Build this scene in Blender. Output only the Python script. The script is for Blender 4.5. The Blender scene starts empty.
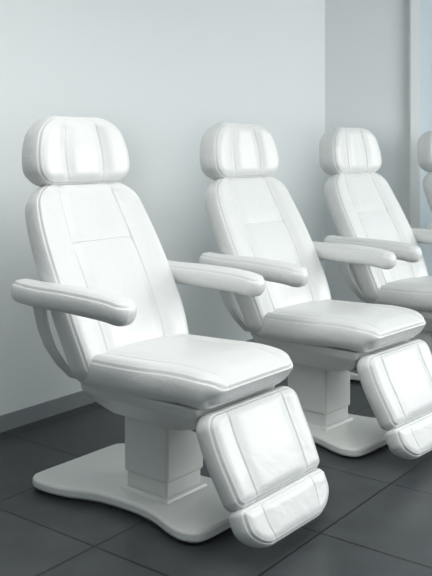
import bpy, math, bmesh, numpy as np
from mathutils import Vector, Matrix
scene=bpy.context.scene
scene.view_settings.view_transform='Standard'
F=850.0; CH=1.45
# ---------------- materials
def mat(name,col,rough=0.4,bump=0.0,bscale=200,coat=0.0,metal=0.0,wr=0.0,spec=0.5):
    m=bpy.data.materials.new(name); m.use_nodes=True
    nt=m.node_tree; b=nt.nodes['Principled BSDF']
    b.inputs['Base Color'].default_value=(*col,1); b.inputs['Roughness'].default_value=rough
    b.inputs['Metallic'].default_value=metal
    b.inputs['Coat Weight'].default_value=coat
    b.inputs['Specular IOR Level'].default_value=spec
    tc=nt.nodes.new('ShaderNodeTexCoord')
    prev=None
    if bump>0:
        n=nt.nodes.new('ShaderNodeTexNoise'); n.inputs['Scale'].default_value=bscale; n.inputs['Detail'].default_value=3
        nt.links.new(tc.outputs['Object'],n.inputs['Vector'])
        bp=nt.nodes.new('ShaderNodeBump'); bp.inputs['Strength'].default_value=bump; bp.inputs['Distance'].default_value=0.002
        nt.links.new(n.outputs['Fac'],bp.inputs['Height']); prev=bp
    if wr>0:
        n2=nt.nodes.new('ShaderNodeTexNoise'); n2.inputs['Scale'].default_value=9; n2.inputs['Detail'].default_value=2; n2.inputs['Distortion'].default_value=1.2
        nt.links.new(tc.outputs['Object'],n2.inputs['Vector'])
        bp2=nt.nodes.new('ShaderNodeBump'); bp2.inputs['Strength'].default_value=wr; bp2.inputs['Distance'].default_value=0.02
        nt.links.new(n2.outputs['Fac'],bp2.inputs['Height'])
        if prev: nt.links.new(prev.outputs['Normal'],bp2.inputs['Normal'])
        prev=bp2
    if prev: nt.links.new(prev.outputs['Normal'],b.inputs['Normal'])
    return m
M_LEA=mat('white_leather',(0.76,0.775,0.765),0.34,0.25,260,0.12,wr=0.22)
M_PLA=mat('white_enamel',(0.75,0.77,0.75),0.3,0.05,80,0.2)
M_SHL=mat('grey_plastic',(0.64,0.67,0.66),0.4,0.05,80)
M_MET=mat('brushed_steel',(0.55,0.57,0.58),0.3,0.0,metal=1.0)
M_DRK=mat('dark_rubber',(0.05,0.05,0.055),0.6)
M_WALL=mat('painted_plaster',(0.80,0.84,0.845),0.75,0.12,60)
M_BASE=mat('skirting_tile',(0.27,0.295,0.30),0.5,0.05,60)
M_FRM=mat('window_frame_white',(0.86,0.88,0.88),0.4)

def obj_from(name,verts,faces,m,parent=None,smooth=True):
    me=bpy.data.meshes.new(name); me.from_pydata([tuple(v) for v in verts],[],faces); me.update()
    if smooth:
        me.polygons.foreach_set('use_smooth',[True]*len(me.polygons))
    me.materials.append(m)
    o=bpy.data.objects.new(name,me); scene.collection.objects.link(o)
    if parent: o.parent=parent
    return o

def spline(pts,n=200):
    P=np.array(pts,float); P=np.vstack([2*P[0]-P[1],P,2*P[-1]-P[-2]])
    out=[]
    for i in range(1,len(P)-2):
        for t in np.linspace(0,1,n,endpoint=False):
            p0,p1,p2,p3=P[i-1:i+3]
            out.append(0.5*((2*p1)+(-p0+p2)*t+(2*p0-5*p1+4*p2-p3)*t*t+(-p0+3*p1-3*p2+p3)*t**3))
    out.append(P[-2]); return np.array(out)

def cdf_samples(lo,hi,n,feats,edge):
    x=np.linspace(lo,hi,6001)[1:-1]
    de=np.minimum(x-lo,hi-x)
    w=1+1.6*np.sqrt(edge/(de+edge*0.01))*(np.exp(-de/edge))
    for c,s in feats: w+=4.5*np.exp(-((x-c)/s)**2)
    c=np.concatenate([[0],np.cumsum(w)]); c/=c[-1]
    xs=np.concatenate([[lo],x]); 
    r=np.interp(np.linspace(0,1,n),c,xs); r[0]=lo; r[-1]=hi
    return r

def cushion(name,spine,hwpts,R0,R1,Tf,Tb,r,m,parent,seams=(),cross=(),edge_groove=True,
            dish=0.0,crown=0.0,v0=0.0,nv=120,ns=130,gd=0.005,soft=0.010,softw=0.035,p=2.2,crossrange=None,rb=None):
    S=spline(spine); seg=np.linalg.norm(np.diff(S,axis=0),axis=1); A=np.concatenate([[0],np.cumsum(seg)]); L=A[-1]
    T=np.gradient(S,A,axis=0); T/=np.linalg.norm(T,axis=1)[:,None]
    hx=np.array([h[0] for h in hwpts])*L
    hs=spline([(a,b[1]) for a,b in zip(hx,hwpts)],40)
    hw=lambda s: np.interp(s,hs[:,0],hs[:,1])
    HW=max(h[1] for h in hwpts)
    sv=cdf_samples(0,L,ns,[(c*L,0.012) for c in cross],r)
    fv=cdf_samples(-1,1,nv,[(c,0.010/HW) for c in seams],r/HW)
    s=sv[:,None]*np.ones((1,nv)); 
    h0=hw(s); e=np.zeros_like(s)
    R=np.where(s<L/2,R0,R1); se=np.minimum(s,L-s)
    inner=np.clip(R-se,0,None)
    he=h0-R+np.sqrt(np.clip(R*R-inner**2,0,None))
    v=fv[None,:]*he
    qx=np.abs(v)-(h0-R)
    d=np.minimum(h0-np.abs(v),se)
    corner=(qx>0)&(inner>0)
    d=np.where(corner,R-np.sqrt(np.clip(qx,0,None)**2+inner**2),d); d=np.clip(d,0,None)
    prof=lambda rr:(1-(1-np.clip(d/rr,0,1))**p)**(1/p)
    g=np.zeros_like(s)
    fade=np.clip(d/r,0,1)
    for c in seams:
        dist=v-c*h0
        g+=gd*np.exp(-(dist/0.0035)**2)*fade**0.5+soft*np.exp(-(dist/softw)**2)*fade
    for c in cross:
        dist=s-c*L
        msk=1/(1+np.exp((np.abs(v/h0)-(crossrange or 2))*150))
        g+=(gd*0.8*np.exp(-(dist/0.003)**2)+soft*0.35*np.exp(-(dist/softw)**2))*fade*msk
    cr=crown*(1-np.clip(np.abs(v)/h0,0,1)**2)*np.clip(1-(2*s/L-1)**2,0,1)
    eg=0
    if edge_groove:
        eg=0.005*np.exp(-((d-0.25*r)/0.0026)**2)-0.002*np.exp(-((d-0.25*r-0.006)/0.003)**2)
    D=dish*(v/h0)**2
    f=Tf*prof(r)-g+cr*fade+D-eg
    b=-Tb*prof(rb or min(r,Tb*1.3))+D
    Cu=np.interp(s,A,S[:,0]); Cw=np.interp(s,A,S[:,1]); Tu=np.interp(s,A,T[:,0]); Tw=np.interp(s,A,T[:,1])
    def pos(h): return np.stack([Cu+Tw*h, v+v0, Cw-Tu*h],-1).reshape(-1,3)
    V=np.vstack([pos(f),pos(b)]); N=ns*nv; faces=[]
    idx=lambda i,j:i*nv+j
    edgev=lambda i,j: i in(0,ns-1) or j in(0,nv-1)
    bi=lambda i,j: idx(i,j) if edgev(i,j) else N+idx(i,j)
    for i in range(ns-1):
        for j in range(nv-1):
            faces.append((idx(i,j),idx(i,j+1),idx(i+1,j+1),idx(i+1,j)))
            faces.append((bi(i,j),bi(i+1,j),bi(i+1,j+1),bi(i,j+1)))
    o=obj_from(name,V,faces,m,parent)
    bm=bmesh.new(); bm.from_mesh(o.data)
    bmesh.ops.delete(bm,geom=[x for x in bm.verts if not x.link_faces],context='VERTS')
    bmesh.ops.remove_doubles(bm,verts=bm.verts,dist=0.00003)
    bmesh.ops.recalc_face_normals(bm,faces=bm.faces); bm.to_mesh(o.data); bm.free()
    o.data.polygons.foreach_set('use_smooth',[True]*len(o.data.polygons))
    return o

def loftbox(name,rings,m,parent,bev=0.012,segs=3):
    V=[];Fc=[]
    for (w,u0,u1,hv) in rings: V+=[(u0,-hv,w),(u1,-hv,w),(u1,hv,w),(u0,hv,w)]
    for k in range(len(rings)-1):
        for j in range(4):
            a=4*k+j;b=4*k+(j+1)%4; Fc.append((a,b,b+4,a+4))
    Fc.append((3,2,1,0)); n=4*(len(rings)-1); Fc.append((n,n+1,n+2,n+3))
    o=obj_from(name,V,Fc,m,parent,True)
    md=o.modifiers.new('b','BEVEL'); md.width=bev; md.segments=segs; md.limit_method='ANGLE'; md.angle_limit=math.radians(25)
    md.harden_normals=True
    return o

def prism(name,outline,z0,z1,m,parent,bev=0.012):
    n=len(outline); V=[(x,y,z0) for x,y in outline]+[(x,y,z1) for x,y in outline]
    Fc=[tuple(range(n-1,-1,-1)),tuple(range(n,2*n))]+[(i,(i+1)%n,n+(i+1)%n,n+i) for i in range(n)]
    o=obj_from(name,V,Fc,m,parent,True)
    md=o.modifiers.new('b','BEVEL'); md.width=bev; md.segments=4; md.limit_method='ANGLE'; md.angle_limit=math.radians(50); md.harden_normals=True
    return o

def tube(name,pts,rad,m,parent,flat=1.0):
    cu=bpy.data.curves.new(name,'CURVE'); cu.dimensions='3D'; cu.bevel_depth=rad; cu.bevel_resolution=5; cu.use_fill_caps=True
    sp=cu.splines.new('BEZIER'); sp.bezier_points.add(len(pts)-1)
    for bp,pp in zip(sp.bezier_points,pts):
        bp.co=pp; bp.handle_left_type=bp.handle_right_type='AUTO'
    cu.materials.append(m)
    o=bpy.data.objects.new(name,cu); scene.collection.objects.link(o); o.parent=parent
    return o

def base_outline():
    pts=[(-0.545,0.0),(-0.545,0.20),(-0.535,0.255),(-0.49,0.285),(-0.40,0.285),(-0.30,0.262),(-0.17,0.215),(0.0,0.20),(0.13,0.215),(0.24,0.25),(0.31,0.262),(0.365,0.245),(0.39,0.20),(0.395,0.10),(0.395,0.0)]
    S=spline(pts,5)
    up=[tuple(p) for p in S]
    dn=[(x,-y) for x,y in up[1:-1]][::-1]
    return (up+dn)[::-1]

def build_chair(loc,rot):
    E=bpy.data.objects.new('treatment_chair',None); scene.collection.objects.link(E)
    o=prism('base_plate',base_outline(),0.012,0.055,M_PLA,E,0.014)
    V=[(x*0.955-0.003,y*0.93) for x,y in base_outline()]
    prism('base_foot_pad',V,0.0,0.016,M_DRK,E,0.002)
    loftbox('column_collar',[(0.05,-0.140,0.130,0.130),(0.068,-0.132,0.122,0.122)],M_PLA,E,0.008)
    loftbox('column_lower',[(0.06,-0.118,0.108,0.108),(0.17,-0.118,0.108,0.108)],M_PLA,E,0.012)
    loftbox('column_upper',[(0.125,-0.127,0.117,0.117),(0.38,-0.127,0.117,0.117)],M_PLA,E,0.016)
    loftbox('seat_underframe',[(0.365,-0.15,0.20,0.15),(0.405,-0.20,0.32,0.19),(0.465,-0.24,0.38,0.25),(0.51,-0.24,0.39,0.26)],M_PLA,E,0.014)
    cushion('seat_cushion',[(0.470,0.550),(0.43,0.572),(0.30,0.582),(0.10,0.572),(-0.245,0.562)],
        [(0,0.285),(0.3,0.304),(0.7,0.310),(1,0.30)],0.09,0.06,0.066,0.066,0.060,M_LEA,E,seams=(-0.66,0.66),crown=0.012,gd=0.004,soft=0.008)
    cushion('back_cushion',[(-0.18,0.50),(-0.235,0.66),(-0.32,0.84),(-0.405,1.0),(-0.48,1.14),(-0.553,1.297)],
        [(0,0.315),(0.25,0.345),(0.6,0.347),(0.85,0.322),(1,0.275)],0.08,0.11,0.062,0.085,0.060,M_LEA,E,
        seams=(-0.52,0.52),cross=(0.66,),crossrange=0.52,dish=0.030,crown=0.004,gd=0.006,soft=0.014,ns=180,rb=0.075)
    cushion('back_shell',[(-0.25,0.44),(-0.315,0.62),(-0.405,0.80),(-0.49,0.97),(-0.58,1.13)],
        [(0,0.22),(0.4,0.27),(1,0.22)],0.05,0.08,0.02,0.035,0.02,M_SHL,E,edge_groove=False,nv=40,ns=40,dish=0.026)
    cushion('headrest_cushion',[(-0.543,1.288),(-0.550,1.38),(-0.563,1.46),(-0.590,1.605)],
        [(0,0.255),(0.3,0.288),(0.65,0.268),(1,0.205)],0.075,0.09,0.078,0.095,0.07,M_LEA,E,
        seams=(-0.38,0.38),dish=0.022,gd=0.006,soft=0.015,softw=0.03,rb=0.09)
    for sy in(-0.07,0.07):
        tube('headrest_post',[(-0.575,sy,1.18),(-0.58,sy,1.27),(-0.585,sy,1.36)],0.008,M_MET,E)
    cushion('leg_cushion',[(0.565,0.182),(0.513,0.285),(0.462,0.385),(0.415,0.495)],
        [(0,0.272),(0.5,0.288),(1,0.285)],0.04,0.06,0.054,0.05,0.05,M_LEA,E,seams=(-0.60,0.60),gd=0.005,soft=0.008,crown=0.006)
    cushion('foot_cushion',[(0.632,0.045),(0.600,0.115),(0.565,0.192)],
        [(0,0.225),(0.5,0.268),(1,0.272)],0.085,0.025,0.050,0.054,0.05,M_LEA,E,seams=(-0.6,0.6),gd=0.003,soft=0.004,ns=70)
    loftbox('leg_frame',[(0.15,0.50,0.54,0.12),(0.30,0.42,0.47,0.14),(0.46,0.32,0.40,0.14)],M_SHL,E,0.01)
    for sy in(-0.15,0.15):
        tube('leg_hinge_arm',[(0.20,sy,0.43),(0.30,sy,0.395),(0.36,sy,0.40),(0.41,sy,0.43)],0.013,M_MET,E)
    for nm,sy in(('armrest_near',-1),('armrest_far',1)):
        cushion(nm,[(0.205,0.848),(0.10,0.866),(-0.10,0.874),(-0.30,0.874),(-0.455,0.882)],
            [(0,0.060),(0.3,0.067),(0.7,0.062),(1,0.052)],0.056,0.045,0.047,0.047,0.044,M_LEA,E,v0=sy*0.405,nv=60,ns=90,crown=0.004)
        pts=[(-0.33,0.390,0.845,0.040),(-0.345,0.372,0.79,0.034),(-0.340,0.358,0.72,0.032),(-0.315,0.345,0.65,0.030),(-0.28,0.315,0.58,0.030),(-0.25,0.27,0.52,0.028)]
        Vb=[];Fb=[]
        for (u,vv,ww,hh) in pts:
            for du,dv in((-hh,-0.010),(hh,-0.010),(hh,0.010),(-hh,0.010)): Vb.append((u+du,sy*(vv)+dv,ww))
        for k in range(len(pts)-1):
            for j in range(4):
                a=4*k+j;b=4*k+(j+1)%4; Fb.append((a,b,b+4,a+4))
        n=4*(len(pts)-1); Fb+=[(3,2,1,0),(n,n+1,n+2,n+3)]
        o=obj_from('armrest_bracket',Vb,Fb,M_SHL,E,True)
        bm=bmesh.new(); bm.from_mesh(o.data); bmesh.ops.recalc_face_normals(bm,faces=bm.faces); bm.to_mesh(o.data); bm.free()
        md=o.modifiers.new('b','BEVEL'); md.width=0.007; md.segments=3; md.limit_method='ANGLE'; md.harden_normals=True
    E.location=loc; E.rotation_euler=(0,0,rot)
    return E

P0=Vector((-0.212,3.53,0)); STEP=Vector((0.735,0.88,0))
first=build_chair(P0,-math.radians(39))
kids=list(first.children)
for k,(rot,dx) in enumerate(((42,0.015),(43,0.035),(43,0.15)),1):
    E=bpy.data.objects.new('treatment_chair',None); scene.collection.objects.link(E)
    for c in kids:
        n=c.copy(); scene.collection.objects.link(n); n.parent=E
    E.location=P0+STEP*k+Vector((dx,0,0)); E.rotation_euler=(0,0,-math.radians(rot))

# ---------------- room
WD=math.radians(37.5)
wdir=Vector((math.sin(WD),math.cos(WD),0)); wn=Vector((wdir.y,-wdir.x,0))
A0=Vector((-1.115,4.386,0))
t=(0.1282*A0.y-A0.x)/(wdir.x-0.1282*wdir.y)
C=A0+wdir*t
def wallbox(name,a,b,thick,z0,z1,m,out):
    V=[a,b,b+out*thick,a+out*thick]
    vs=[(v.x,v.y,z0) for v in V]+[(v.x,v.y,z1) for v in V]
    f=[(3,2,1,0),(4,5,6,7),(0,1,5,4),(1,2,6,5),(2,3,7,6),(3,0,4,7)]
    o=obj_from(name,vs,f,m,None,False)
    bm=bmesh.new(); bm.from_mesh(o.data); bmesh.ops.recalc_face_normals(bm,faces=bm.faces); bm.to_mesh(o.data); bm.free()
    return o
HZ=3.0
Astart=A0-wdir*7.0
wallbox('wall_left',Astart,C,0.15,0,HZ,M_WALL,-wn)
wallbox('baseboard_left',Astart,C,0.012,0,0.085,M_BASE,wn)
bd=Vector((1,0.0,0)); bo=Vector((0,1,0))
XE=(409-216)*C.y/F
Bend=Vector((XE,C.y,0))
wallbox('wall_back',C-bd*0.1,Bend,0.15,0,HZ,M_WALL,bo)
wallbox('baseboard_back',C+bd*0.02,Bend,0.012,0,0.085,M_BASE,-bo)
win=bpy.data.objects.new('window_1',None); scene.collection.objects.link(win)
G=bpy.data.materials.new('frosted_glass'); G.use_nodes=True; gt=G.node_tree; gb=gt.nodes['Principled BSDF']
gb.inputs['Base Color'].default_value=(0.80,0.86,0.88,1); gb.inputs['Roughness'].default_value=0.35
tr=gt.nodes.new('ShaderNodeBsdfTranslucent'); tr.inputs['Color'].default_value=(0.75,0.82,0.86,1)
ms=gt.nodes.new('ShaderNodeMixShader'); ms.inputs[0].default_value=0.35
gt.links.new(gb.outputs[0],ms.inputs[1]); gt.links.new(tr.outputs[0],ms.inputs[2]); gt.links.new(ms.outputs[0],gt.nodes['Material Output'].inputs['Surface'])
for o in (wallbox('jamb',Bend-bo*0.06,Bend-bo*0.06+bd*0.075,0.21,0,HZ,M_FRM,bo),
          wallbox('pane',Bend+bd*0.075+bo*0.06,Bend+bd*3.2+bo*0.06,0.01,0.39,HZ,G,bo),
          wallbox('mullion',Bend+bd*1.1+bo*0.02,Bend+bd*1.17+bo*0.02,0.08,0.39,HZ,M_FRM,bo),
          wallbox('sill',Bend+bd*0.075-bo*0.04,Bend+bd*3.2-bo*0.04,0.2,0.35,0.39,M_FRM,bo)):
    o.parent=win
wallbox('wall_back_low',Bend+bd*0.075,Bend+bd*3.2,0.15,0,0.35,M_WALL,bo)
wallbox('ceiling',Vector((-5.5,-1.6,0)),Vector((5.2,-1.6,0)),9.2,HZ,HZ+0.1,M_WALL,bo)
wallbox('wall_front',Vector((-5.3,-1.2,0)),Vector((5.0,-1.2,0)),0.15,0,HZ,M_WALL,-bo)
# floor
fm=bpy.data.materials.new('slate_floor_tiles'); fm.use_nodes=True; nt=fm.node_tree; b=nt.nodes['Principled BSDF']
tc=nt.nodes.new('ShaderNodeTexCoord'); mp=nt.nodes.new('ShaderNodeMapping'); mp.inputs['Rotation'].default_value=(0,0,-(math.pi/2-WD)); mp.inputs['Location'].default_value=(0.2,0.15,0)
br=nt.nodes.new('ShaderNodeTexBrick'); br.offset=0; br.inputs['Scale'].default_value=1; br.inputs['Brick Width'].default_value=0.6; br.inputs['Row Height'].default_value=0.6
br.inputs['Mortar Size'].default_value=0.005; br.inputs['Mortar Smooth'].default_value=0.2
br.inputs['Color1'].default_value=(0.070,0.079,0.085,1); br.inputs['Color2'].default_value=(0.084,0.093,0.098,1); br.inputs['Mortar'].default_value=(0.020,0.023,0.026,1)
nz=nt.nodes.new('ShaderNodeTexNoise'); nz.inputs['Scale'].default_value=6; nz.inputs['Detail'].default_value=8
mx=nt.nodes.new('ShaderNodeMix'); mx.data_type='RGBA'; mx.blend_type='MULTIPLY'; mx.inputs[0].default_value=0.6
nt.links.new(tc.outputs['Object'],mp.inputs['Vector']); nt.links.new(mp.outputs[0],br.inputs['Vector']); nt.links.new(tc.outputs['Object'],nz.inputs['Vector'])
nt.links.new(br.outputs['Color'],mx.inputs[6]); nt.links.new(nz.outputs['Fac'],mx.inputs[7]); nt.links.new(mx.outputs[2],b.inputs['Base Color'])
b.inputs['Roughness'].default_value=0.36; b.inputs['Specular IOR Level'].default_value=0.32
bp=nt.nodes.new('ShaderNodeBump'); bp.inputs['Strength'].default_value=0.3; bp.inputs['Distance'].default_value=0.003; bp.invert=True
nt.links.new(br.outputs['Fac'],bp.inputs['Height']); nt.links.new(bp.outputs[0],b.inputs['Normal'])
fo=[(-5.5,-2),(7,-2),(7,9),(-5.5,9)]
obj_from('floor',[(x,y,0) for x,y in fo]+[(x,y,-0.1) for x,y in fo],[(0,1,2,3),(7,6,5,4),(0,4,5,1),(1,5,6,2),(2,6,7,3),(3,7,4,0)],fm,None,False)

# ---------------- light
w=bpy.data.worlds.new('World'); scene.world=w; w.use_nodes=True
bg=w.node_tree.nodes['Background']; bg.inputs[0].default_value=(0.86,0.935,0.955,1); bg.inputs[1].default_value=1.4
def area(name,loc,tgt,sx,sy,e,col,spread=180):
    l=bpy.data.lights.new(name,'AREA'); l.shape='RECTANGLE'; l.size=sx; l.size_y=sy; l.energy=e; l.color=col; l.spread=math.radians(spread)
    o=bpy.data.objects.new(name,l); scene.collection.objects.link(o); o.location=loc
    o.rotation_euler=(Vector(tgt)-Vector(loc)).to_track_quat('-Z','Y').to_euler(); return o
area('window_daylight',(4.8,4.4,2.0),(0.2,5.0,1.1),3.4,1.9,62,(1.0,0.985,0.965),150)
area('overhead_fill_softbox',(0.5,2.4,2.95),(0.5,2.4,0),2.6,2.0,62,(1.0,0.99,0.975),175)  # added softbox under the ceiling for fill, not a fitting of the room

cam=bpy.data.cameras.new('Camera'); co=bpy.data.objects.new('Camera',cam); scene.collection.objects.link(co)
co.location=(0,0,CH); co.rotation_euler=(math.radians(90),0,0)
cam.sensor_fit='HORIZONTAL'; cam.sensor_width=36; cam.lens=36*F/432; cam.shift_y=-137/432
scene.camera=co
